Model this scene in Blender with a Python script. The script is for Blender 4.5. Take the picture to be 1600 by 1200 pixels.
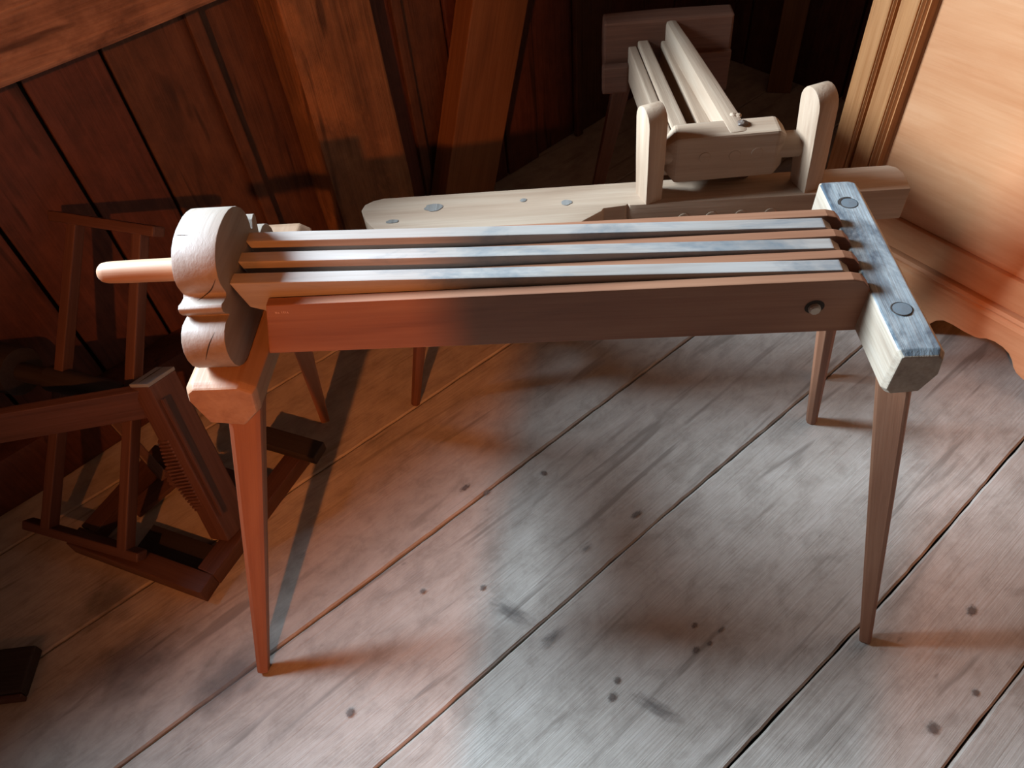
import bpy, bmesh, math, random
from mathutils import Vector, Matrix, noise

for o in list(bpy.data.objects):
    bpy.data.objects.remove(o)
SC = bpy.context.scene
COL = SC.collection

# ------------------------------------------------------------------ camera
CAM_H = 1.5
F_PX = 1170.0
down = Vector((120.0, 1000.0, F_PX)).normalized()      # gravity seen from the camera (x right, y down, z forward)
up = -down
fh = (Vector((0, 0, 1)) - up * up.z).normalized()
rt = fh.cross(up)
RW = Matrix((rt, fh, up))                                # camera axes -> world axes
cm = Matrix((RW @ Vector((1, 0, 0)), RW @ Vector((0, -1, 0)), RW @ Vector((0, 0, -1)))).transposed().to_4x4()
cm.translation = (0, 0, CAM_H)
cam_d = bpy.data.cameras.new('camera')
cam_d.sensor_width = 36.0
cam_d.lens = F_PX / 1600.0 * 36.0
cam_d.clip_start = 0.02
cam = bpy.data.objects.new('camera', cam_d)
cam.matrix_world = cm
COL.objects.link(cam)
SC.camera = cam

# ------------------------------------------------------------------ world, lights, exposure
w = bpy.data.worlds.new('world')
SC.world = w
w.use_nodes = True
w.node_tree.nodes['Background'].inputs[0].default_value = (1.0, 0.48, 0.31, 1)
w.node_tree.nodes['Background'].inputs[1].default_value = 0.058

WA = Vector((-1.29 - 0.037, 1.10 + 0.047, 0))            # point on the board wall at floor level
WD = Vector((0.786, 0.618, 0))                           # along the wall
WN = Vector((0.618, -0.786, 0))                          # into the room


def wpt(s, off, z):
    p = WA + WD * s + WN * off
    return Vector((p.x, p.y, z))


def look(o, target):
    d = Vector(target) - o.location
    o.rotation_euler = d.to_track_quat('-Z', 'Y').to_euler()


def area(name, loc, target, sx, sy, power, col):
    l = bpy.data.lights.new(name, 'AREA')
    l.shape = 'RECTANGLE'
    l.size = sx
    l.size_y = sy
    l.energy = power
    l.color = col
    o = bpy.data.objects.new(name, l)
    o.location = loc
    COL.objects.link(o)
    look(o, target)
    return o


def point(name, loc, power, col, r):
    l = bpy.data.lights.new(name, 'POINT')
    l.energy = power
    l.color = col
    l.shadow_soft_size = r
    o = bpy.data.objects.new(name, l)
    o.location = loc
    COL.objects.link(o)
    return o


area('daylight_window', wpt(-0.20, -0.95, 1.98), (0.65, 0.95, 0.45), 1.0, 0.8, 430, (0.62, 0.82, 1.0))
def spot(name, loc, target, power, col, r, deg, blend):
    l = bpy.data.lights.new(name, 'SPOT')
    l.energy = power
    l.color = col
    l.shadow_soft_size = r
    l.spot_size = math.radians(deg)
    l.spot_blend = blend
    o = bpy.data.objects.new(name, l)
    o.location = loc
    COL.objects.link(o)
    look(o, target)
    return o


spot('lamp_spot', (-0.66, -1.78, 2.10), (0.10, 1.25, 0.55), 235, (1.0, 0.29, 0.065), 0.035, 50, 0.75)
point('lamp_side', (-1.75, -0.75, 1.15), 4, (1.0, 0.32, 0.09), 0.05)

SC.view_settings.view_transform = 'Standard'
SC.view_settings.look = 'None'
SC.view_settings.exposure = 0.15
SC.view_settings.gamma = 1.0
SC.view_settings.use_curve_mapping = False


# ------------------------------------------------------------------ materials
def wood(name, light, mid, dark, axis='X', rough=0.55, scale=1.0, bump=0.25, knots=0.0, patch=None, streak=1.0, spec=0.35,
         patch_scale=4.0, patch_lo=0.5, patch_hi=0.62, pits=0.0, mottle=0.0):
    m = bpy.data.materials.new(name)
    m.use_nodes = True
    nt = m.node_tree
    N, L = nt.nodes, nt.links
    bs = N['Principled BSDF']
    bs.inputs['Roughness'].default_value = rough
    bs.inputs['Specular IOR Level'].default_value = spec
    tc = N.new('ShaderNodeTexCoord')
    oi = N.new('ShaderNodeObjectInfo')
    off = N.new('ShaderNodeVectorMath'); off.operation = 'MULTIPLY_ADD'
    cmb = N.new('ShaderNodeCombineXYZ')
    for i in range(3):
        L.new(oi.outputs['Random'], cmb.inputs[i])
    L.new(cmb.outputs[0], off.inputs[0])
    off.inputs[1].default_value = (17.0, 23.0, 31.0)
    L.new(tc.outputs['Object'], off.inputs[2])
    st = {'X': (0.06, 1, 1), 'Y': (1, 0.06, 1), 'Z': (1, 1, 0.06)}[axis]

    def mapped(k, stretch):
        mp = N.new('ShaderNodeMapping')
        mp.inputs['Scale'].default_value = tuple(k * v for v in stretch)
        L.new(off.outputs[0], mp.inputs[0])
        return mp.outputs[0]

    def ntex(vec, sc, det=4, dist=0.0, r=0.55):
        n = N.new('ShaderNodeTexNoise')
        n.inputs['Scale'].default_value = sc
        n.inputs['Detail'].default_value = det
        n.inputs['Distortion'].default_value = dist
        n.inputs['Roughness'].default_value = r
        L.new(vec, n.inputs['Vector'])
        return n.outputs[0]

    def ramp(fac, stops):
        r = N.new('ShaderNodeValToRGB')
        r.color_ramp.elements[0].position = stops[0][0]
        r.color_ramp.elements[0].color = (*stops[0][1], 1)
        r.color_ramp.elements[1].position = stops[-1][0]
        r.color_ramp.elements[1].color = (*stops[-1][1], 1)
        for p, c in stops[1:-1]:
            e = r.color_ramp.elements.new(p)
            e.color = (*c, 1)
        L.new(fac, r.inputs[0])
        return r.outputs[0]

    def mix(fac, a, b, mode='MIX'):
        x = N.new('ShaderNodeMix'); x.data_type = 'RGBA'; x.blend_type = mode
        if isinstance(fac, float):
            x.inputs[0].default_value = fac
        else:
            L.new(fac, x.inputs[0])
        for sock, v in ((x.inputs[6], a), (x.inputs[7], b)):
            if isinstance(v, tuple):
                sock.default_value = (*v, 1)
            else:
                L.new(v, sock)
        return x.outputs[2]

    W = (1, 1, 1); K = (0, 0, 0)
    grain = ntex(mapped(scale, st), 38.0, 5, 0.6)
    broad = ntex(mapped(scale, (st[0] * 3, st[1] * 1, st[2] * 1) if axis == 'X' else tuple(v * 1.5 for v in st)), 9.0, 3, 1.2)
    fine = ntex(mapped(scale, tuple(v if v == 1 else 0.02 for v in st)), 170.0, 3, 0.0, 0.7)
    col = ramp(grain, [(0.30, dark), (0.50, mid), (0.68, light)])
    col = mix(0.5, col, ramp(broad, [(0.34, dark), (0.52, mid), (0.70, light)]))
    col = mix(0.35 * streak, col, ramp(fine, [(0.35, dark), (0.65, light)]))
    if patch:
        pf = ntex(mapped(1.0, tuple(0.45 if v < 1 else 1.0 for v in st)), patch_scale, 6, 0.4, 0.68)
        col = mix(ramp(pf, [(patch_lo, K), (patch_hi, W)]), col, patch)
    hb = fine
    if knots > 0:
        vo = N.new('ShaderNodeTexVoronoi')
        vo.feature = 'F1'
        vo.inputs['Scale'].default_value = knots
        vo.inputs['Randomness'].default_value = 1.0
        L.new(mapped(1.0, tuple(0.42 if v < 1 else 1.0 for v in st)), vo.inputs['Vector'])
        kd = vo.outputs['Distance']
        kn = tuple(c * 0.45 for c in dark)
        col = mix(ramp(kd, [(0.035, W), (0.075, (0.35, 0.35, 0.35)), (0.16, K)]), col, kn)
    if pits > 0:
        pv = ntex(mapped(1.0, tuple(0.30 if v < 1 else 1.0 for v in st)), 55.0, 2, 0.2, 0.5)
        col = mix(ramp(pv, [(0.735, K), (0.80, W)]), col, tuple(c * 0.45 for c in dark))
    if mottle > 0:
        mo = ntex(mapped(1.0, tuple(0.6 if v < 1 else 1.0 for v in st)), 22.0, 6, 0.3, 0.7)
        col = mix(mottle, col, ramp(mo, [(0.34, tuple(c * 0.72 for c in dark)), (0.52, mid), (0.70, tuple(min(1, c * 1.12) for c in light))]))
        sc = ntex(mapped(1.0, tuple(0.10 if v < 1 else 1.0 for v in st)), 26.0, 2, 0.8, 0.5)
        col = mix(ramp(sc, [(0.61, K), (0.70, (0.75, 0.75, 0.75))]), col, tuple(c * 0.6 for c in dark))
    L.new(col, bs.inputs['Base Color'])
    if bump > 0:
        bp = N.new('ShaderNodeBump')
        bp.inputs['Strength'].default_value = bump
        bp.inputs['Distance'].default_value = 0.004
        ad = N.new('ShaderNodeMath'); ad.operation = 'ADD'
        L.new(grain, ad.inputs[0]); L.new(hb, ad.inputs[1])
        L.new(ad.outputs[0], bp.inputs['Height'])
        L.new(bp.outputs[0], bs.inputs['Normal'])
    return m


def plain(name, col, rough=0.7):
    m = bpy.data.materials.new(name)
    m.use_nodes = True
    nt = m.node_tree
    b = nt.nodes['Principled BSDF']
    b.inputs['Roughness'].default_value = rough
    n = nt.nodes.new('ShaderNodeTexNoise')
    n.inputs['Scale'].default_value = 30
    r = nt.nodes.new('ShaderNodeValToRGB')
    r.color_ramp.elements[0].color = (*[c * 0.7 for c in col], 1)
    r.color_ramp.elements[1].color = (*[min(1, c * 1.25) for c in col], 1)
    nt.links.new(n.outputs[0], r.inputs[0])
    nt.links.new(r.outputs[0], b.inputs['Base Color'])
    return m


BR = ((0.31, 0.145, 0.08), (0.26, 0.108, 0.056), (0.185, 0.07, 0.036))
BRX = wood('breaker_wood_x', *BR, axis='X', bump=0.12, streak=0.6, pits=0.0)
BRY = wood('breaker_wood_y', (0.31, 0.25, 0.205), (0.26, 0.195, 0.15), (0.19, 0.128, 0.09), axis='Y', bump=0.12, streak=0.5)
BRH = wood('head_block_wood', (0.42, 0.26, 0.165), (0.36, 0.205, 0.12), (0.26, 0.13, 0.07), axis='Y', bump=0.12, streak=0.5)
HAN = wood('handle_wood', (0.44, 0.26, 0.16), (0.37, 0.205, 0.115), (0.26, 0.13, 0.07), axis='X', bump=0.08, streak=0.4)
SLATE = (0.13, 0.17, 0.20)
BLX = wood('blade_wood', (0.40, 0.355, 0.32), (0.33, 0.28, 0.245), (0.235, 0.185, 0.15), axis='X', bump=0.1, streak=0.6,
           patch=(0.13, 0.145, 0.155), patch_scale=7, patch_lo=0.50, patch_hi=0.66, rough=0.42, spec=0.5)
TAIL = wood('tail_wood', (0.46, 0.38, 0.30), (0.38, 0.29, 0.21), (0.24, 0.17, 0.12), axis='Y', bump=0.25,
            streak=0.7, rough=0.45)
TAILTOP = wood('tail_top_wood', (0.42, 0.41, 0.38), (0.30, 0.31, 0.31), (0.15, 0.17, 0.18), axis='Y', bump=0.3, streak=0.7,
               patch=(0.07, 0.085, 0.10), patch_scale=13, patch_lo=0.44, patch_hi=0.58, rough=0.4, spec=0.5)  # bluish grey wood with dark patches, only on the upward faces
PA = ((0.44, 0.315, 0.22), (0.38, 0.25, 0.165), (0.26, 0.155, 0.095))
PAX = wood('pale_wood_x', *PA, axis='X', bump=0.2, knots=4.0, streak=0.6)
PAZ = wood('pale_wood_z', *PA, axis='Z', bump=0.2, streak=0.6)
FARX = wood('far_block_wood', (0.19, 0.085, 0.05), (0.14, 0.058, 0.034), (0.085, 0.033, 0.019), axis='X', bump=0.2)
RE = ((0.115, 0.056, 0.042), (0.083, 0.037, 0.027), (0.048, 0.02, 0.0145))
REX = wood('reel_wood', *RE, axis='X', bump=0.12, rough=0.5)
RED = wood('reel_dark_wood', (0.045, 0.032, 0.028), (0.03, 0.021, 0.018), (0.016, 0.010, 0.009), axis='X', bump=0.2)
WL = ((0.125, 0.042, 0.027), (0.082, 0.026, 0.0165), (0.036, 0.0115, 0.008))
WLZ = wood('wall_board_wood', *WL, axis='Z', bump=0.35, knots=2.5, rough=0.65, mottle=0.35)
WLG = wood('wall_board_wood_brown', (0.125, 0.055, 0.029), (0.085, 0.034, 0.0175), (0.04, 0.015, 0.009), axis='Z', bump=0.35, mottle=0.35,
           knots=2.0, rough=0.65)
BMX = wood('old_beam_wood', (0.42, 0.25, 0.17), (0.25, 0.13, 0.085), (0.07, 0.03, 0.021), axis='X', bump=1.0, knots=3.0,
           rough=0.7, scale=0.55, patch=(0.10, 0.045, 0.03), patch_scale=9, patch_lo=0.50, patch_hi=0.66, mottle=0.3)
PTZ = wood('post_wood', (0.27, 0.135, 0.065), (0.17, 0.078, 0.036), (0.06, 0.025, 0.013), axis='Z', bump=1.0, rough=0.7,
           scale=0.6, patch=(0.30, 0.135, 0.055), patch_scale=7, patch_lo=0.54, patch_hi=0.66, mottle=0.3)
BRC = wood('brace_wood', (0.22, 0.10, 0.042), (0.17, 0.072, 0.029), (0.11, 0.044, 0.018), axis='X', bump=0.2, rough=0.6)
CBZ = wood('cabinet_wood_z', (0.55, 0.255, 0.105), (0.46, 0.19, 0.068), (0.31, 0.11, 0.037), axis='Z', bump=0.15, rough=0.5, spec=0.18)
CBX = wood('cabinet_wood_x', (0.66, 0.325, 0.165), (0.60, 0.265, 0.122), (0.52, 0.205, 0.086), axis='X', streak=0.4, bump=0.10, rough=0.5, spec=0.18,
           patch=(0.48, 0.18, 0.072), patch_scale=5, patch_lo=0.47, patch_hi=0.85)
FLX = wood('floor_wood', (0.46, 0.395, 0.345), (0.42, 0.355, 0.30), (0.35, 0.285, 0.235), axis='X', bump=0.35, knots=0.0,
           rough=0.6, streak=0.45, patch=(0.29, 0.23, 0.185), patch_scale=5.0, patch_lo=0.40, patch_hi=0.78, pits=1.0, mottle=0.55)
DARK = plain('dark_gap', (0.012, 0.009, 0.007), 0.9)
CRACK = plain('crack_dark', (0.03, 0.018, 0.012), 0.9)
PEGM = plain('peg_wood', (0.46, 0.38, 0.31), 0.6)
PLUGC = plain('grey_end_grain', (0.20, 0.215, 0.225), 0.5)
PLUG = plain('plug_dark', (0.125, 0.14, 0.15), 0.5)
MARK = plain('pale_paint', (0.55, 0.35, 0.27), 0.7)
KNOTM = plain('knot_dark', (0.115, 0.075, 0.055), 0.6)


# ------------------------------------------------------------------ helpers
def link(name, bm, mat, parent=None, smooth=False):
    me = bpy.data.meshes.new(name)
    bmesh.ops.recalc_face_normals(bm, faces=bm.faces[:])
    bm.to_mesh(me)
    bm.free()
    for mm in (mat if isinstance(mat, (list, tuple)) else [mat]):
        me.materials.append(mm)
    if smooth:
        for p in me.polygons:
            p.use_smooth = True
    o = bpy.data.objects.new(name, me)
    COL.objects.link(o)
    if parent is not None:
        o.parent = parent
    return o


def smooth_angle(o, deg=35):
    me = o.data
    for p in me.polygons:
        p.use_smooth = True
    bm = bmesh.new(); bm.from_mesh(me)
    for e in bm.edges:
        if len(e.link_faces) == 2 and e.calc_face_angle(0) > math.radians(deg):
            e.smooth = False
    bm.to_mesh(me); bm.free()
    return o


def thing(name, label, cat, loc=(0, 0, 0), rz=0.0, group=None):
    o = bpy.data.objects.new(name, None)
    o.empty_display_size = 0.05
    o.location = loc
    o.rotation_euler = (0, 0, rz)
    COL.objects.link(o)
    o['label'] = label
    o['category'] = cat
    if group:
        o['group'] = group
    return o


def struct(o, label=None):
    o['kind'] = 'structure'
    if label:
        o['label'] = label
    return o


def loft(rings, cap=True):
    bm = bmesh.new()
    vs = [[bm.verts.new(p) for p in r] for r in rings]
    n = len(vs[0])
    for a, b in zip(vs, vs[1:]):
        for i in range(n):
            bm.faces.new((a[i], a[(i + 1) % n], b[(i + 1) % n], b[i]))
    if cap:
        bm.faces.new(vs[0][::-1])
        bm.faces.new(vs[-1])
    return bm


def bevel(bm, w, seg=2, ang=25):
    if w <= 0:
        return bm
    bmesh.ops.recalc_face_normals(bm, faces=bm.faces[:])
    es = [e for e in bm.edges if len(e.link_faces) == 2 and e.calc_face_angle(0) > math.radians(ang)]
    bmesh.ops.bevel(bm, geom=es, offset=w, segments=seg, profile=0.6, affect='EDGES', clamp_overlap=True)
    return bm


def prism(pts, axis, a, b, bv=0.0, seg=2):
    """extrude a 2-D outline: axis x -> pts are (y, z); y -> (x, z); z -> (x, y)"""
    f = {'x': lambda p, t: (t, p[0], p[1]), 'y': lambda p, t: (p[0], t, p[1]), 'z': lambda p, t: (p[0], p[1], t)}[axis]
    return bevel(loft([[f(p, a) for p in pts], [f(p, b) for p in pts]]), bv, seg)


def boxm(x0, x1, y0, y1, z0, z1, bv=0.003):
    return prism([(x0, y0), (x1, y0), (x1, y1), (x0, y1)], 'z', z0, z1, bv)


def rough_up(bm, amp, freq, cuts, seed=0.0):
    bmesh.ops.subdivide_edges(bm, edges=[e for e in bm.edges if e.calc_length() > 0.06], cuts=cuts, use_grid_fill=True)
    bmesh.ops.recalc_face_normals(bm, faces=bm.faces[:])
    bm.normal_update()
    for v in bm.verts:
        q = Vector((v.co.x * freq * 0.35 + seed, v.co.y * freq + seed, v.co.z * freq))
        v.co += v.normal * (noise.noise(q) * amp)
    return bm


def rect(w, h):
    return [(-w / 2, -h / 2), (w / 2, -h / 2), (w / 2, h / 2), (-w / 2, h / 2)]


def ngon(n, rx, ry=None, ph=0.0):
    ry = ry or rx
    return [(rx * math.cos(ph + 2 * math.pi * i / n), ry * math.sin(ph + 2 * math.pi * i / n)) for i in range(n)]


def bar(name, p0, p1, sec0, sec1, mat, parent, up=(0, 0, 1), bv=0.003, smooth=False, mids=()):
    """member from p0 to p1 (parent space); local X runs along it, sections are (y, z) outlines"""
    p0 = Vector(p0); p1 = Vector(p1)
    x = (p1 - p0); L = x.length; x.normalize()
    u = Vector(up)
    y = u.cross(x)
    if y.length < 1e-4:
        y = Vector((0, 1, 0)).cross(x)
    y.normalize()
    z = x.cross(y)
    rings = [[(0, a, b) for a, b in sec0]]
    for t, s in mids:
        rings.append([(t * L, a, b) for a, b in s])
    rings.append([(L, a, b) for a, b in sec1])
    bm = loft(rings)
    bevel(bm, bv)
    o = link(name, bm, mat, parent)
    m = Matrix((x, y, z)).transposed().to_4x4()
    m.translation = p0
    o.matrix_local = m
    if smooth:
        smooth_angle(o, 40)
    return o


def copy_piece(o, parent, matrix):
    c = o.copy()
    COL.objects.link(c)
    c.parent = parent
    c.matrix_local = matrix
    return c


random.seed(7)

# ================================================================== SETTING
# ------------------------------------------------------------------ floor: separate old planks
FA = math.radians(35.0)
bm = boxm(-3.2, 4.6, -2.6, 3.6, -0.08, -0.034, 0)
floor = link('floor', bm, DARK)
floor.rotation_euler = (0, 0, FA)
struct(floor, 'old worn grey brown wide plank floor')
ROWS = [-2.3, -1.95, -1.62, -1.28, -0.90, -0.53, -0.158, 0.090, 0.517, 0.846, 1.175, 1.50, 1.86, 2.2, 2.6]
for i in range(len(ROWS) - 1):
    y0, y1 = ROWS[i], ROWS[i + 1]
    n = 240
    x0, x1 = -2.9, 4.2
    bot, top = [], []
    rnd = random.Random(i * 11 + 3)
    for k in range(n + 1):
        x = x0 + (x1 - x0) * k / n + rnd.uniform(-0.008, 0.008)
        a = noise.noise(Vector((x * 1.3, y0 * 7, 0.3))) * 0.008 + rnd.uniform(-1, 1) * 0.0011
        b = noise.noise(Vector((x * 1.3, y1 * 7, 0.3))) * 0.008 + rnd.uniform(-1, 1) * 0.0008
        ga = 0.0016 + 0.0022 * max(0, noise.noise(Vector((x * 3.1, y0 * 5, 9.0))))
        gb = 0.0016 + 0.0022 * max(0, noise.noise(Vector((x * 3.1, y1 * 5, 4.0))))
        bot.append((x, y0 + a + ga, 0)); top.append((x, y1 + b - gb, 0))
    bm = bmesh.new()
    lift = rnd.uniform(-0.003, 0.0)
    ed = 0.004
    sec = []
    for (xa, ya, _), (xb, yb, _) in zip(bot, top):
        c = (ya + yb) / 2
        sec.append([bm.verts.new(p) for p in (
            (xa, ya, -0.03), (xa, ya, lift - 0.0035), (xa, ya + ed, lift), ((xa + xb) / 2, c, lift + 0.0005), (xb, yb - ed, lift),
            (xb, yb, lift - 0.0035), (xb, yb, -0.03))])
    for a, b in zip(sec, sec[1:]):
        for j in range(6):
            bm.faces.new((a[j], a[j + 1], b[j + 1], b[j]))
    link('plank', bm, FLX, floor)


def fpt(x, y):   # world -> floor plank space
    c, s = math.cos(-FA), math.sin(-FA)
    return (c * x - s * y, s * x + c * y)


def disc(cx, cy, z, rx, ry, n=18, ph=0.0, jit=0.0, rnd=random):
    bm = bmesh.new()
    c = bm.verts.new((cx, cy, z + 0.0006))
    vs = []
    for i in range(n):
        a = 2 * math.pi * i / n
        k = 1 + rnd.uniform(-jit, jit)
        x, y = rx * k * math.cos(a), ry * k * math.sin(a)
        vs.append(bm.verts.new((cx + x * math.cos(ph) - y * math.sin(ph), cy + x * math.sin(ph) + y * math.cos(ph), z)))
    for i in range(n):
        bm.faces.new((c, vs[i], vs[(i + 1) % n]))
    return bm


# the dark knots and feathered grain marks one can pick out in the planks, plus broad dark patches at the lower left (soft-edged, thin as stain)
def stain_mat(name, col, fade0, fade1):
    m = bpy.data.materials.new(name)
    m.use_nodes = True
    nt = m.node_tree; N, L = nt.nodes, nt.links
    bs = N['Principled BSDF']; out = N['Material Output']
    bs.inputs['Base Color'].default_value = (*col, 1)
    bs.inputs['Roughness'].default_value = 0.65
    tc = N.new('ShaderNodeTexCoord')
    ln = N.new('ShaderNodeVectorMath'); ln.operation = 'LENGTH'
    L.new(tc.outputs['Object'], ln.inputs[0])
    nz = N.new('ShaderNodeTexNoise'); nz.inputs['Scale'].default_value = 3.5; nz.inputs['Detail'].default_value = 4
    oi = N.new('ShaderNodeObjectInfo')
    nz.noise_dimensions = '4D'
    mu = N.new('ShaderNodeMath'); mu.operation = 'MULTIPLY'; mu.inputs[1].default_value = 40
    L.new(oi.outputs['Random'], mu.inputs[0]); L.new(mu.outputs[0], nz.inputs['W'])
    L.new(tc.outputs['Object'], nz.inputs['Vector'])
    ma = N.new('ShaderNodeMath'); ma.operation = 'MULTIPLY_ADD'
    L.new(nz.outputs[0], ma.inputs[0]); ma.inputs[1].default_value = 0.9
    L.new(ln.outputs['Value'], ma.inputs[2])
    mr = N.new('ShaderNodeMapRange'); mr.interpolation_type = 'SMOOTHSTEP'
    mr.inputs['From Min'].default_value = fade0 + 0.45; mr.inputs['From Max'].default_value = fade1 + 0.45
    mr.inputs['To Min'].default_value = 0.9 if fade0 > 0 else 0.55; mr.inputs['To Max'].default_value = 0.0
    L.new(ma.outputs[0], mr.inputs['Value'])
    tr = N.new('ShaderNodeBsdfTransparent'); mx = N.new('ShaderNodeMixShader')
    L.new(mr.outputs[0], mx.inputs[0]); L.new(tr.outputs[0], mx.inputs[1]); L.new(bs.outputs[0], mx.inputs[2])
    L.new(mx.outputs[0], out.inputs[0])
    return m


KN1 = stain_mat('knot_stain', (0.125, 0.090, 0.072), 0.15, 0.85)
KN2 = stain_mat('grain_patch', (0.13, 0.105, 0.092), -0.05, 0.85)
for (x, y, rx, ry, soft) in ((0.858, 0.553, 0.021, 0.014, 0), (0.686, 0.349, 0.020, 0.016, 0), (0.79, 0.40, 0.012, 0.010, 0),
                             (0.12, 0.47, 0.016, 0.012, 0), (0.135, 0.50, 0.012, 0.010, 0), (0.20, 0.44, 0.075, 0.024, 1),
                             (-0.245, 0.735, 0.011, 0.009, 0), (-0.115, 0.727, 0.012, 0.009, 0), (-0.06, 0.665, 0.075, 0.028, 1),
                             (-0.39, 0.50, 0.016, 0.013, 0), (0.245, 0.86, 0.022, 0.010, 0), (0.30, 0.54, 0.014, 0.009, 0),
                             (0.33, 0.55, 0.010, 0.006, 0), (0.31, 0.59, 0.012, 0.008, 0), (0.36, 0.575, 0.016, 0.005, 0),
                             (-0.14, 0.985, 0.022, 0.010, 0), (-0.09, 0.965, 0.016, 0.008, 0), (0.05, 1.0, 0.012, 0.012, 0),
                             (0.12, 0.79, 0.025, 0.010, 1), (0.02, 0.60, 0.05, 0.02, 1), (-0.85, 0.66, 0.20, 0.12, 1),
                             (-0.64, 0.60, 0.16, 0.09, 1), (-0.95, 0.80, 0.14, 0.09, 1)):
    a, b = fpt(x, y)
    o = link('knot', disc(0, 0, 0, 1.15, 1.15, 20), KN2 if soft else KN1, floor)
    o.location = (a, b, 0.0010 + 0.0002 * soft)
    o.scale = (rx, ry, 0.05)
    o.rotation_euler = (0, 0, -1.25 if 0.06 < rx < 0.09 else 0.0)

# ------------------------------------------------------------------ board wall with a window opening, sill beam, post
WANG = math.atan2(WD.y, WD.x)


def wall_piece(name, s0, s1, o0, o1, z0, z1, mat, parent=None, bv=0.004):
    """box in wall space: local x along the wall, local y = away from the room"""
    o = link(name, boxm(s0, s1, -o1, -o0, z0, z1, bv), mat, parent)
    if parent is None:
        o.location = WA
        o.rotation_euler = (0, 0, WANG)
    return o


WIN = (-1.20, 1.00, 1.12, 2.05)
bm = bmesh.new()
for (a, b, c, d) in ((-2.2, 2.95, 0, WIN[2]), (-2.2, WIN[0], WIN[2], WIN[3]), (WIN[1], 2.95, WIN[2], WIN[3]), (-2.2, 2.95, WIN[3], 2.6)):
    t = boxm(a, b, 0.02, 0.06, c, d, 0)
    me = bpy.data.meshes.new('t'); t.to_mesh(me); t.free(); bm.from_mesh(me); bpy.data.meshes.remove(me)
wall_left = link('wall_left', bm, DARK)
wall_left.location = WA
wall_left.rotation_euler = (0, 0, WANG)
struct(wall_left, 'dark red brown wall of upright boards')
edges = [-2.2, -1.95, -1.72, -1.5, -1.28, -1.08, -0.88, -0.66, -0.45, -0.24, -0.03, 0.17, 0.37, 0.555, 0.722, 0.925, 1.10, 1.26, 1.44,
         1.60, 1.78, 1.93, 2.12, 2.30, 2.48, 2.66, 2.84, 2.95]
for i in range(len(edges) - 1):
    a, b = edges[i] + 0.004, edges[i + 1] - 0.004
    p = random.uniform(-0.010, 0.012)
    mat = WLG if i in (3, 9, 14, 15, 18, 22, 26) else WLZ
    zs = [(0, 2.55)]
    if a < WIN[1] and b > WIN[0]:
        zs = [(0, WIN[2]), (WIN[3], 2.55)]
    for z0, z1 in zs:
        wall_piece('board', a, b, -0.022, p + 0.004, z0, z1, mat, wall_left, 0.005)
for s in (0.925, 1.44, 2.12):
    wall_piece('batten', s - 0.016, s + 0.016, 0.008, 0.026, 0, 2.5, WLG, wall_left, 0.005)
wf = bpy.data.objects.new('window_1', None)
COL.objects.link(wf); wf.location = WA; wf.rotation_euler = (0, 0, WANG)
struct(wf, 'bare wooden window opening high in the board wall')
wall_piece('sill', WIN[0] - 0.06, WIN[1] + 0.06, -0.06, 0.03, WIN[2] - 0.04, WIN[2], WLG, wf)
wall_piece('lintel', WIN[0] - 0.06, WIN[1] + 0.06, -0.06, 0.03, WIN[3], WIN[3] + 0.06, WLG, wf)
for s in (WIN[0], WIN[1]):
    wall_piece('jamb', s - 0.03, s + 0.03, -0.06, 0.03, WIN[2], WIN[3], WLG, wf)

# sill beam across the wall
bm = rough_up(boxm(-2.2, 1.16, -0.10, -0.004, 0.885, 1.06, 0.012), 0.016, 7.0, 7, 2.0)
o = link('trim_1', bm, BMX)
o.location = WA; o.rotation_euler = (0, 0, WANG)
smooth_angle(o, 40)
struct(o, 'rough hewn horizontal beam fixed along the board wall')
# post
bm = rough_up(boxm(1.075, 1.315, -0.12, -0.004, 0.0, 2.5, 0.014), 0.014, 6.0, 8, 5.0)
o = link('trim_2', bm, PTZ)
o.location = WA; o.rotation_euler = (0, 0, WANG)
smooth_angle(o, 40)
struct(o, 'rough brown upright post against the board wall')
# bottom sill log
o = link('trim_3', rough_up(boxm(-2.2, 1.07, -0.10, -0.004, 0.0, 0.15, 0.02), 0.01, 8.0, 6, 8.0), WLZ)
o.location = WA; o.rotation_euler = (0, 0, WANG)
smooth_angle(o, 40)
struct(o, 'low dark sill timber lying along the foot of the wall')

# end wall at right angles, behind the cabinet
CK = WA + WD * 2.90
bm = boxm(0, 2.6, 0.03, 0.07, 0, 2.6, 0)
wall_back = link('wall_back', bm, DARK)
wall_back.location = CK
wall_back.rotation_euler = (0, 0, WANG - math.pi / 2)
struct(wall_back, 'dark board end wall behind the cabinet')
x = 0.0
i = 0
while x < 2.6:
    wd = random.uniform(0.16, 0.22)
    link('board', boxm(x + 0.004, min(2.6, x + wd) - 0.004, 0.0, 0.03 + 0.008 * (i % 2), 0, 2.55, 0.005), WLZ, wall_back)
    x += wd; i += 1

# added unseen post standing in for the viewer, keeps the lamp off mid floor
bm = rough_up(boxm(-0.165, 0.165, -0.05, 0.05, 0, 2.6, 0.01), 0.004, 6.0, 5, 11.0)
o = link('lamp_blocker', bm, PTZ)
o.location = (-0.275, -0.80, 0)
struct(o, 'added unseen post blocking the lamp')


# ================================================================== FRONT FLAX BREAKER
B1 = thing('flax_breaker', 'brown wooden flax breaker with carved scroll head and round handle, in the foreground',
           'flax breaker', (0.07, 0.84, 0), math.radians(-6.3))
# tail block (right)
sec = [(.472, .7195), (.4755, .722), (.528, .722), (.537, .712), (.541, .678), (.523, .637), (.480, .633), (.4705, .645)]


def shift(s, dx, cx=0.505, cz=0.68, k=1.0):
    return [((x - cx) * k + cx + dx, (z - cz) * k + cz) for x, z in s]


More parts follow.
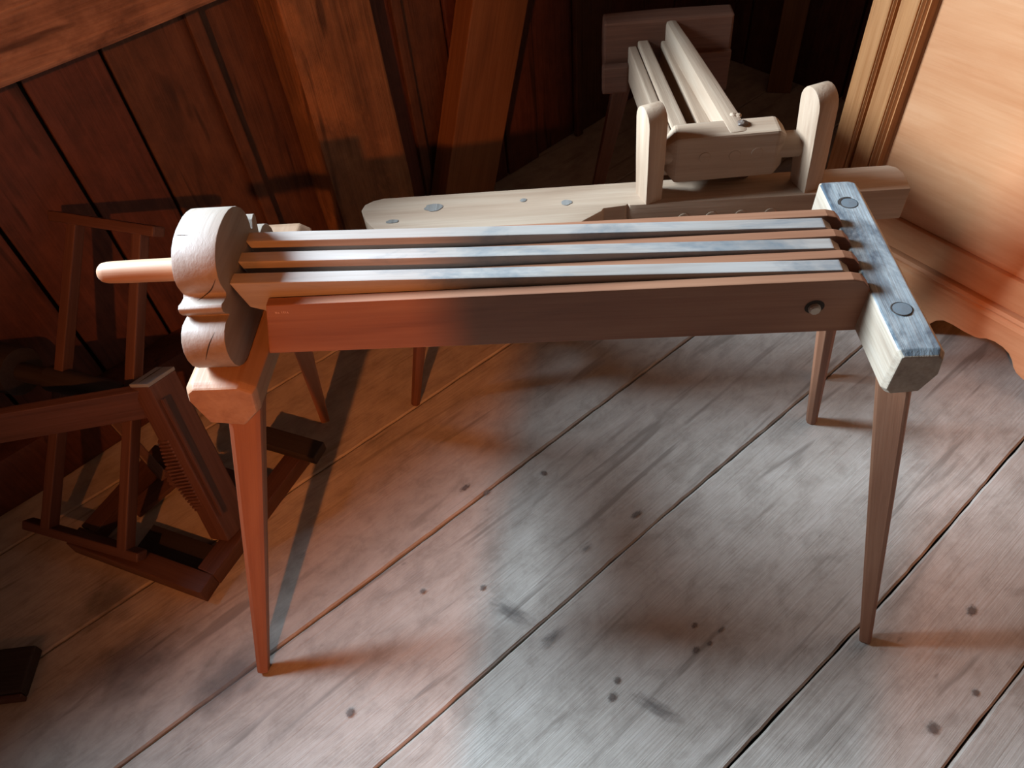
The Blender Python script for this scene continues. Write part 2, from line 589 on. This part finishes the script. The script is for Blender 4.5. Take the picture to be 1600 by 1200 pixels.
rings = []
for (y, dx, k) in ((-.150, 0, .86), (-.140, 0, 1.0), (-.02, -.004, 1.0), (.12, -.008, 1.02), (.238, -.012, 1.03), (.254, -.012, .84)):
    rings.append([(x, y, z) for x, z in shift(sec, dx, k=k)])
bm = loft(rings)
bevel(bm, 0.0035, 2, 20)
bmesh.ops.recalc_face_normals(bm, faces=bm.faces[:])
bm.normal_update()
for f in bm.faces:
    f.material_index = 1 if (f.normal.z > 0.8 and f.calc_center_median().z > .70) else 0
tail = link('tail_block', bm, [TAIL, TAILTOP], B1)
for (x, y) in ((.500, -.064), (.493, .184)):
    pz = .7225
    t = link('leg_tenon', disc(x, y, pz + 0.0008, .0145, .0135, 20, 0.3, 0.03), PLUG, tail)
    t['label'] = 'round dark end of the leg tenon'
    bm = bmesh.new()
    ra = [bm.verts.new((x + .0152 * math.cos(q), y + .0142 * math.sin(q), pz + .0007)) for q in [2 * math.pi * k / 24 for k in range(24)]]
    rb = [bm.verts.new((x + .0138 * math.cos(q), y + .0128 * math.sin(q), pz + .0014)) for q in [2 * math.pi * k / 24 for k in range(24)]]
    for k in range(24):
        bm.faces.new((ra[k], ra[(k + 1) % 24], rb[(k + 1) % 24], rb[k]))
    link('tenon_joint', bm, CRACK, tail)
# crescent gap beside the rear tenon
bm = bmesh.new()
vo, vi = [], []
for i in range(9):
    a = math.radians(70 + 15 * i)
    vo.append(bm.verts.new((.493 + .0175 * math.cos(a), .184 + .0165 * math.sin(a), .7236)))
    vi.append(bm.verts.new((.4945 + .0145 * math.cos(a), .1835 + .0140 * math.sin(a), .7238)))
for i in range(8):
    bm.faces.new((vo[i], vo[i + 1], vi[i + 1], vi[i]))
link('tenon_gap', bm, CRACK, tail)

# head block (left)
hs = [(-.557, .66), (-.479, .66), (-.457, .645), (-.466, .595), (-.500, .560), (-.560, .570), (-.574, .630), (-.569, .650)]
rings = []
for (y, dx, k) in ((-.110, 0, .90), (-.098, 0, 1.0), (.10, .006, 1.0), (.285, .014, 1.0), (.302, .014, .88)):
    rings.append([(x, y, z) for x, z in shift(hs, dx, -.515, .61, k)])
bm = bevel(loft(rings), 0.0035, 2, 20)
head = link('head_block', bm, BRH, B1)

# lower jaw: four fixed boards
for i, yc in enumerate((-.014, .035, .085, .135)):
    pr = [(-.427, .745), (.440, .745), (.455, .741), (.465, .730), (.472, .712), (.472, .640), (-.470, .640), (-.455, .648)]
    pr = [(-.427, .745), (.440, .745), (.455, .741), (.465, .730), (.473, .712), (.473, .640), (-.456, .640)]
    bm = prism(pr, 'y', yc - .009, yc + .009, 0.002)
    brd = link('jaw_board', bm, BRX, B1)
    if i == 0:
        front_board = brd
# upper jaw: three blades
for yc in (.0105, .060, .110):
    pr = [(-.479, .7745), (.430, .7455), (.444, .735), (.446, .700), (-.428, .700), (-.444, .716), (-.464, .724)]
    bm = prism(pr, 'y', yc - .0125, yc + .0115, 0.0022)
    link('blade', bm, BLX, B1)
# carved head of the upper jaw
half = [(0, .8475), (.016, .8470), (.032, .8440), (.047, .8385), (.060, .8300), (.071, .8190), (.0785, .8060), (.0805, .7930), (.0785, .7820),
        (.0765, .7745), (.081, .7705), (.092, .7715), (.101, .7740), (.1065, .7710), (.1075, .7640), (.1035, .7560), (.0965, .7500),
        (.0955, .7465), (.104, .7475), (.116, .7480), (.128, .7440), (.139, .7350), (.1465, .7210), (.148, .7050), (.1445, .6890),
        (.136, .6750), (.122, .6650), (.100, .6600)]
prof = [(.055 - a, z) for a, z in half] + [(.055 + a, z + (.010 if .085 < a < .108 and z > .754 else 0)) for a, z in half[:0:-1]]
bm = prism(prof, 'x', -.545, -.478, 0.0018, 2)
jh = link('jaw_head', bm, BRY, B1)
smooth_angle(jh, 38)
jh['label'] = 'carved scroll-shaped head of the upper jaw'


def crack(pts, wdt, parent, nrm=(0, 0, 1)):
    """thin dark sliver following points on a surface"""
    nrm = Vector(nrm)
    bm = bmesh.new()
    P = [Vector(p) for p in pts]
    a, b = [], []
    for i, p in enumerate(P):
        t = (P[min(i + 1, len(P) - 1)] - P[max(i - 1, 0)]).normalized()
        s = t.cross(nrm).normalized()
        k = wdt * (0.15 + math.sin(math.pi * i / (len(P) - 1)))
        a.append(bm.verts.new(p + s * k)); b.append(bm.verts.new(p - s * k))
    for i in range(len(P) - 1):
        bm.faces.new((a[i], a[i + 1], b[i + 1], b[i]))
    return link('crack', bm, CRACK, parent)


def prof_pts(i0, i1, x0, x1, n=7, eps=0.0006):
    """points running over the front of the carved head from profile index i0 to i1 while x goes x0 -> x1"""
    out = []
    for k in range(n):
        t = k / (n - 1)
        u = i0 + (i1 - i0) * t
        j = int(math.floor(u)); fr = u - j
        a, b = half[j], half[min(j + 1, len(half) - 1)]
        y = .055 - (a[0] + (b[0] - a[0]) * fr); z = a[1] + (b[1] - a[1]) * fr
        e = Vector((b[0] - a[0], b[1] - a[1]))
        nn = Vector((-(-e.y), 0))
        out.append((x0 + (x1 - x0) * t, y - eps * 1.2, z + eps * 0.5))
    return out


crack(prof_pts(6.2, 10.6, -.482, -.520, 9, 0.0008), 0.0008, jh, (0, -1, 0.3))
crack(prof_pts(20.0, 23.0, -.492, -.516, 6, 0.0008), 0.0007, jh, (0, -1, 0.3))
crack([(-.545 + .006 * i, .028 + 0.001 * math.sin(i), .8455) for i in range(5)], 0.0004, jh)
# handle
rg = []
for (x, r) in ((-.540, .0185), (-.60, .0182), (-.66, .0178), (-.690, .0170), (-.699, .0150), (-.7035, .0110), (-.7050, .005)):
    rg.append([(x, .045 + r * math.cos(a), .768 + r * math.sin(a)) for a in [2 * math.pi * k / 24 for k in range(24)]])
hd = link('handle', loft(rg), HAN, B1)
smooth_angle(hd, 50)
# pivot peg in its hole
bm = bmesh.new()
vs0 = [bm.verts.new((.396 + .0145 * math.cos(a), -.0234, .694 + .0135 * math.sin(a))) for a in [2 * math.pi * k / 22 for k in range(22)]]
bm.faces.new(vs0)
link('peg_hole', bm, CRACK, B1)
bm = loft([[(.396 + r * math.cos(a), y, .692 + r * math.sin(a)) for a in [2 * math.pi * k / 10 for k in range(10)]]
           for (y, r) in ((-.015, .0095), (-.028, .0090), (-.031, .0070))])
o = link('pivot_peg', bm, PEGM, B1)
o['label'] = 'pale end of the wooden pivot peg'
# pale inscription, hardly legible, near the left end of the front board
bm = bmesh.new()


def stroke(x0, z0, x1, z1, wd):
    d = Vector((x1 - x0, z1 - z0)).normalized()
    px, pz = -d.y * wd / 2, d.x * wd / 2
    y = -.02325
    bm.faces.new([bm.verts.new(p) for p in ((x0 + px, y, z0 + pz), (x1 + px, y, z1 + pz), (x1 - px, y, z1 - pz), (x0 - px, y, z0 - pz))])


X0, Z0, G = -.4165, .7335, .0011
for (a, b, c, d) in ((0, 0, 0, 4), (0, 4, 2.2, 0.4), (2.2, .4, 2.2, 4), (4.2, 0, 4.2, 3), (4.2, 3, 6, 1), (3.6, 1, 6.4, 1),
                     (10, 0.5, 10.3, 4.2), (12.6, 4, 13.4, 0), (12.6, 4, 14.6, 3), (14.6, 3, 13, 2), (16.2, 0, 16.2, 4),
                     (19.2, 4, 18.3, .8), (18.3, .8, 20.4, .4), (20.4, .4, 19.2, 2)):
    stroke(X0 + a * G * .9, Z0 - .006 + b * G, X0 + c * G * .9, Z0 - .006 + d * G, .0009)
o = link('inscription', bm, MARK, front_board)
o['label'] = 'tiny faded pale painted inscription'

# legs
SQ = lambda a, b=None: rect(a, b or a)


def octo(r, ph=math.pi / 8):
    return ngon(8, r, r, ph)


bar('leg', (-.614, -.305, 0.0), (-.505, -.045, .60), SQ(.024), SQ(.058, .052), BRX, B1, up=(0.12, -1, 0.2), bv=0.0085)
bar('leg', (-.606, .343, 0.0), (-.505, .215, .60), SQ(.022), SQ(.048), BRX, B1, up=(0.4, -1, 0.2), bv=0.004)
bar('leg', (.593, -.256, 0.0), (.508, -.085, .66), SQ(.021, .019), SQ(.050, .046), BRX, B1, up=(-0.55, -1, 0.2), bv=0.005)
bar('leg', (.617, .289, 0.0), (.502, .192, .66), octo(.013), octo(.023), BRX, B1, up=(0, -1, 0.2), bv=0.0015)

# ================================================================== REAR FLAX BREAKER
B2 = thing('flax_breaker', 'pale pine flax breaker with two round-topped uprights, behind the brown breaker', 'flax breaker',
           (0.28, 1.26, 0), math.radians(-5.3))
out = [(-.562, .041), (-.557, .060), (-.540, .073), (-.517, .080), (.548, .082), (.562, .072), (.569, .052), (.566, -.003), (.02, .000),
       (.004, .001), (.001, .006), (-.003, .001), (-.050, -.004), (-.054, -.012), (-.109, -.052), (-.200, -.060), (-.422, -.063),
       (-.480, -.054), (-.518, -.036), (-.548, .004)]
bm = prism(out, 'z', .478, .552, 0.004, 2)
beam = link('base_beam', bm, PAX, B2)
smooth_angle(beam, 40)
for (x, y, rx, ry) in ((-.405, .035, .020, .013), (-.215, .040, .007, .006), (-.125, .022, .011, .009), (-.49, -.005, .014, .006)):
    link('knot', disc(x, y, .5530, rx, ry, 16, 0.1, 0.12), wood('beam_knot', (0.30, 0.27, 0.24), (0.22, 0.19, 0.165), (0.13, 0.11, 0.09), 'Y')
         if 'beam_knot' not in bpy.data.materials else bpy.data.materials['beam_knot'], beam)
for (x,) in ((.118,), (.175,), (.235,), (.295,)):
    bm = loft([[(x + r * math.cos(a), y, .512 + r * math.sin(a)) for a in [2 * math.pi * k / 14 for k in range(14)]]
               for (y, r) in ((.004, .0125), (-.0030, .0125), (-.0036, .0112))])
    link('peg', bm, PAX, beam)


def upright(x0b, x1b, x0t, x1t, y0, y1, z0, z1):
    yc, r = (y0 + y1) / 2, (y1 - y0) / 2
    pr = [(y0 + .004, z0), (y1 - .004, z0), (y1 - .001, z0 + .09)]
    n = 10
    for i in range(n + 1):
        a = math.pi * i / n
        pr.append((yc + r * math.cos(a), z1 - r * 1.15 + r * 1.15 * math.sin(a)))
    pr.append((y0 + .001, z0 + .09))
    rings = []
    for e in (0, 1):
        ring = []
        for (y, z) in pr:
            t = (z - z0) / (z1 - z0)
            xa = x0b + (x0t - x0b) * t; xb = x1b + (x1t - x1b) * t
            ring.append((xb if e else xa, y, z))
        rings.append(ring)
    o = link('upright', bevel(loft(rings), 0.003, 2, 30), PAZ, B2)
    c = Vector(((x0b + x1b) / 2, yc, 0))
    o.matrix_local = Matrix.Translation(c) @ Matrix.Rotation(math.radians(20), 4, 'Z') @ Matrix.Translation(-c)
    return smooth_angle(o, 40)


upright(.028, .064, .021, .061, .000, .056, .545, .757)
upright(.347, .386, .326, .368, .004, .064, .545, .772)
# pivot bar
rings = []
for (x, y0, y1, z0, z1) in ((.074, .034, .064, .606, .662), (.094, .020, .076, .584, .684), (.290, .020, .076, .590, .688), (.306, .030, .068, .606, .672)):
    rings.append([(x, y0, z0), (x, y1, z0), (x, y1, z1), (x, y0, z1)])
pivot = link('pivot_bar', bevel(loft(rings), 0.005, 2, 20), PAX, B2)
bm = loft([[(x, .050 + r * math.cos(a), .639 + r * math.sin(a)) for a in [2 * math.pi * k / 22 for k in range(22)]]
           for (x, r) in ((.058, .025), (.090, .026), (.33, .026), (.345, .026))])
smooth_angle(link('journal', bm, PAX, pivot), 50)
for (x, z) in ((.150, .640), (.208, .640), (.251, .643)):
    bm = loft([[(x + r * math.cos(a), y, z + r * math.sin(a)) for a in [2 * math.pi * k / 16 for k in range(16)]]
               for (y, r) in ((.022, .0115), (.0195, .0115), (.0190, .0105))])
    link('peg', bm, PAX, pivot)
# far block
far = link('far_block', rough_up(boxm(-.004, .315, .590, .650, .490, .660, 0.006), 0.004, 12, 3, 3.0), FARX, B2)
link('step', boxm(-.008, .060, .568, .592, .486, .560, 0.006), FARX, far)
link('step', boxm(.205, .316, .578, .592, .470, .575, 0.004), FARX, far)
# rails and lever
bar('rail', (.085, .070, .615), (.068, .595, .555), SQ(.020, .085), SQ(.020, .085), PAX, B2, bv=0.003)
bar('rail', (.114, .070, .618), (.094, .595, .568), SQ(.034, .085), SQ(.026, .085), PAX, B2, bv=0.004)
bar('rail', (.172, .070, .610), (.150, .595, .566), SQ(.028, .080), SQ(.022, .080), PAX, B2, bv=0.004)
bar('rail', (.247, .070, .596), (.200, .595, .540), SQ(.020, .085), SQ(.020, .085), FARX, B2, bv=0.003)
lv = bar('lever', (.211, .024, .660), (.160, .597, .628), SQ(.036, .060), SQ(.026, .055), PAX, B2, bv=0.010, smooth=True,
         mids=((.12, SQ(.040, .064)), (.35, SQ(.038, .062)), (.7, SQ(.033, .060))))
# broken, gnarled end of the lever
rnd = random.Random(4)
for i in range(5):
    q = Vector((.02 + rnd.uniform(0, .05), rnd.uniform(-.018, -.002), .030 + rnd.uniform(-.002, .003)))
    bm = bmesh.new()
    bmesh.ops.create_icosphere(bm, subdivisions=2, radius=rnd.uniform(.006, .010))
    for v in bm.verts:
        v.co *= 1 + 0.35 * noise.noise(v.co * 160 + Vector((i, 0, 0)))
        v.co.z *= .6
        v.co += q
    link('splinter', bm, KNOTM if i % 2 else PAX, lv)
# legs
bar('leg', (-.535, -.045, 0), (-.430, .012, .48), octo(.012), octo(.022), FARX, B2, up=(0, -1, .2), bv=0.001)
bar('leg', (-.545, .24, 0), (-.430, .05, .48), octo(.012), octo(.022), FARX, B2, up=(0, -1, .2), bv=0.001)
bar('leg', (.52, .26, 0), (.47, .05, .48), octo(.012), octo(.022), FARX, B2, up=(0, -1, .2), bv=0.001)
bar('leg', (.51, -.02, 0), (.45, .02, .48), octo(.012), octo(.022), FARX, B2, up=(0, -1, .2), bv=0.001)
bar('leg', (-.02, .74, 0), (.05, .62, .50), SQ(.03), SQ(.045), FARX, B2, up=(0, -1, .2), bv=0.003)
bar('leg', (.34, .76, 0), (.27, .62, .50), SQ(.03), SQ(.045), FARX, B2, up=(0, -1, .2), bv=0.003)

# ================================================================== YARN REEL
RO = Vector((-0.85, 0.95, 0))
RL = thing('yarn_reel', 'dark red brown wooden yarn reel with ladder-like arm, beside the board wall', 'yarn reel', RO)


def rl(p):
    return Vector(p) - RO


d = Vector((.923, -.385, 0))
b0, b1 = Vector((-1.150, .988, .068)), Vector((-.853, .864, .068))
t0, t1 = Vector((-.925, 1.396, .600)), Vector((-.677, 1.294, .600))
spn = (t0 - b0).normalized()
nrm = d.cross(spn)
bar('end_bar', rl(b0), rl(b1), SQ(.030, .022), SQ(.030, .022), REX, RL, up=spn, bv=0.004)
bar('end_bar', rl(t0), rl(t1), SQ(.034, .022), SQ(.034, .022), REX, RL, up=spn, bv=0.004)
for k0, k1 in ((.20, .22), (.86, .83)):
    bar('spoke', rl(b0.lerp(b1, k0)), rl(t0.lerp(t1, k1)), SQ(.026, .030), SQ(.024, .026), REX, RL, up=nrm, bv=0.003)
mid = (b0.lerp(b1, .86) + t0.lerp(t1, .83)) / 2
ax0 = mid + d * .12
ax1 = mid - d * .62
bar('axle', rl(ax0), rl(ax1), ngon(16, .020), ngon(16, .024), RED, RL, bv=0, smooth=True)
bar('hub', rl(mid - d * .02), rl(mid - d * .22), ngon(16, .024), ngon(16, .030), RED, RL, bv=0.003, smooth=True)
bar('drum', rl(mid - d * .30), rl(mid - d * .58), ngon(20, .055), ngon(20, .060), RED, RL, bv=0.004, smooth=True)
# base frame
c0, c1, c2 = Vector((-.719, .771, 0)), Vector((-1.060, .937, 0)), Vector((-.520, 1.115, 0))
c3 = c1 + (c2 - c0)
e1 = (c1 - c0).normalized(); e2 = (c2 - c0).normalized()
up_z = (0, 0, 1)
RS = SQ(.046, .044)
zz = Vector((0, 0, .022))
bar('base_rail', rl(c0 + e2 * .023 + zz), rl(c1 + e2 * .023 + zz), RS, RS, REX, RL, bv=0.003)
bar('base_rail', rl(c0 + e1 * .023 + e2 * .047 + zz), rl(c2 + e1 * .023 + zz), RS, RS, REX, RL, bv=0.003)
bar('base_rail', rl(c2 + e1 * .047 - e2 * .12 + zz), rl(c3 - e2 * .12 + zz), SQ(.040, .04), SQ(.040, .04), REX, RL, bv=0.003)
bar('base_rail', rl(c1 - e1 * .023 + e2 * .047 + zz), rl(c3 - e1 * .023 - e2 * .10 + zz), RS, RS, REX, RL, bv=0.003)
bar('cross_foot', rl(c2 + e1 * .12 + zz * 2.6), rl(c2 - e1 * .045 + zz * 2.6), SQ(.05, .028), SQ(.05, .028), RED, RL, bv=0.003)
# slanted post with a carved edge
pf = Vector((-.675, .925, .040)); pt = Vector((-.728, 1.075, .402))
FUP = (-.385, -.923, 0)
post = bar('post', rl(pf), rl(pt), SQ(.056, .080), SQ(.055, .072), REX, RL, up=FUP, bv=0.003)
bar('cap', rl(pt), rl(pt + (pt - pf).normalized() * .008), SQ(.056, .073), SQ(.056, .073), PLUGC, RL, up=FUP, bv=0.002)
crack([(((pt - pf).length) + .0096, .001, -.034 + .0113 * i) for i in range(7)], 0.0022, post, (1, 0, 0))
L_ = (pt - pf).length
for i in range(22):
    t = .085 + .0086 * i
    a = math.sin(math.pi * (i + 1) / 23.0)
    bm = loft([[(t - .0030, -.004, .0365), (t + .0030, -.004, .0365), (t + .0030, .0285, .0365), (t - .0030, .0285, .0365)],
               [(t - .0020, -.001, .038 + .004 * a), (t + .0020, -.001, .038 + .004 * a),
                (t + .0020 - .003, .0285 + .008 * a, .039 + .010 * a), (t - .0020 - .003, .0285 + .008 * a, .039 + .010 * a)]])
    link('carved_tooth', bm, REX, post)
bar('edge_strip', rl(pf.lerp(pt, .22)) + Vector((.0225, -.0465, 0)), rl(pf.lerp(pt, .97)) + Vector((.0235, -.0445, 0)), SQ(.006, .006), SQ(.008, .007), REX, RL, up=FUP, bv=0.001)
bar('shade_strip', rl(c0 + e1 * .048 + e2 * .082 + Vector((0, 0, .007))), rl(c0 + e1 * .24 + e2 * .082 + Vector((0, 0, .007))), SQ(.07, .012), SQ(.07, .012), RED, RL, bv=0.001)  # added thin dark strip painting the shade inside the front rail
# toothed wheel beside the post
whl = rl(pf.lerp(pt, .42)) + Vector((-.040, .03, -.005))
n = 26
ring = []
for i in range(n * 2):
    r = .060 if i % 2 else .052
    a = math.pi * i / n
    ring.append((r * math.cos(a), r * math.sin(a)))
bm = prism(ring, 'x', -.008, .008, 0)
o = link('toothed_wheel', bm, REX, RL)
o.location = whl
o.rotation_euler = (0, 0, math.atan2(d.y, d.x))
# board from the post top to the left
bar('top_board', rl((-.742, 1.055, .360)), rl((-1.62, .985, .372)), SQ(.020, .085), SQ(.020, .085), REX, RL, bv=0.003)
# brace
bar('brace', rl((-.985, 1.215, .235)), rl((-.860, 1.085, .045)), SQ(.022, .036), SQ(.022, .036), REX, RL, bv=0.003)
bar('brace', rl((-.800, 1.120, .050)), rl((-.930, 1.020, .020)), SQ(.05, .012), SQ(.05, .012), REX, RL, bv=0.002)
bar('post', rl((-1.34, 1.02, 0.0)), rl((-1.36, 1.12, .52)), SQ(.07, .05), SQ(.06, .045), RED, RL, up=(-.75, -.62, .1), bv=0.008)

# ================================================================== CABINET
CP = Vector((1.068, 1.352, 0))
CA = math.radians(-58.2)
CB = thing('cabinet', 'orange brown panelled wooden cabinet with scalloped base, on the right', 'cabinet', CP, CA)
# local x along the front, local y = depth (away from the room)
link('body', boxm(-.315, .995, .022, .50, .16, 1.75, 0.003), CBZ, CB)
fr = [(-.33, -.285), ]
link('stile', boxm(-.332, -.288, -.012, .03, .185, 1.75, 0.004), CBZ, CB)
link('moulding', prism([(-.288, .02), (-.288, -.006), (-.284, -.011), (-.280, -.005), (-.277, -.009), (-.275, .010), (-.268, .012), (-.268, .02)], 'z', .185, 1.75, 0), CBZ, CB)
link('stile', boxm(-.268, -.226, -.014, .03, .185, 1.75, 0.004), CBZ, CB)
link('moulding', prism([(-.226, .02), (-.226, -.008), (-.221, -.015), (-.216, -.008), (-.213, -.013), (-.208, -.006), (-.203, -.012), (-.197, .004),
                        (-.193, .006), (-.193, .02)], 'z', .185, 1.75, 0), CBZ, CB)
p = link('panel', boxm(-.193, .858, .008, .03, .273, 1.66, 0.001), CBX, CB)
link('bottom_rail', boxm(-.193, .858, -.004, .03, .192, .272, 0.003), CBX, CB)
link('stile', boxm(.858, .998, -.012, .03, .185, 1.75, 0.004), CBZ, CB)
link('base_moulding', prism([(.03, .158), (-.018, .158), (-.024, .163), (-.022, .170), (-.016, .174), (-.018, .180), (-.012, .186), (.03, .190)], 'x', -.340, 1.006, 0), CBX, CB)
# scalloped apron
ap = [(-.330, .16), (-.330, 0.0), (.040, 0.0), (.062, .022), (.070, .045), (.080, .064), (.095, .076), (.118, .079), (.150, .078), (.178, .080), (.190, .084),
      (.203, .094), (.222, .098), (.243, .096), (.262, .088), (.276, .074), (.285, .060), (.298, .048), (.315, .042), (.335, .040)]
full = ap + [(.67 - x, z) for x, z in ap[::-1]]
bm = prism(full, 'y', -.012, .012, 0.002)
link('apron', bm, CBX, CB)
sd = [(.012, .16), (.012, 0), (.10, 0), (.13, .05), (.20, .09), (.31, .09), (.38, .05), (.41, 0), (.50, 0), (.50, .16)]
for x0 in (-.330, .976):
    link('side_apron', prism(sd, 'x', x0, x0 + .024, 0.002), CBX, CB)

# ================================================================== SINGLE TIMBERS
# squared timber leaning against the wall right of the post
p0 = wpt(1.50, .07, 0.0)
p1 = wpt(2.02, .09, 1.45)
TL = thing('leaning_timber', 'orange brown squared timber leaning against the wall beside the post', 'timber', p0)
bar('timber', Vector((0, 0, 0.02)), p1 - p0, SQ(.21, .07), SQ(.21, .07), BRC, TL, up=(WN.x, WN.y, 0), bv=0.004)
# narrow plank in the far corner
p0 = Vector((1.125, 2.575, 0))
o = bar('narrow_plank', p0, p0 + Vector((.02, .03, 1.6)), SQ(.085, .022), SQ(.085, .022), BRC, None, up=(-.3, -.95, 0), bv=0.002)
o['label'] = 'narrow dark red plank standing upright in the far corner'
o['category'] = 'plank'
# wooden foot poking in at the lower left
FT = thing('wooden_foot', 'dark wooden foot of an object at the lower left corner', 'wooden foot', (-1.15, .62, 0))
bm = boxm(-.16, .09, -.012, .085, 0.0, .030, 0.004)
link('foot_board', bm, RED, FT)
link('edge_strip', boxm(-.16, .09, -.022, -.0125, 0.0, .024, 0.003), REX, FT)
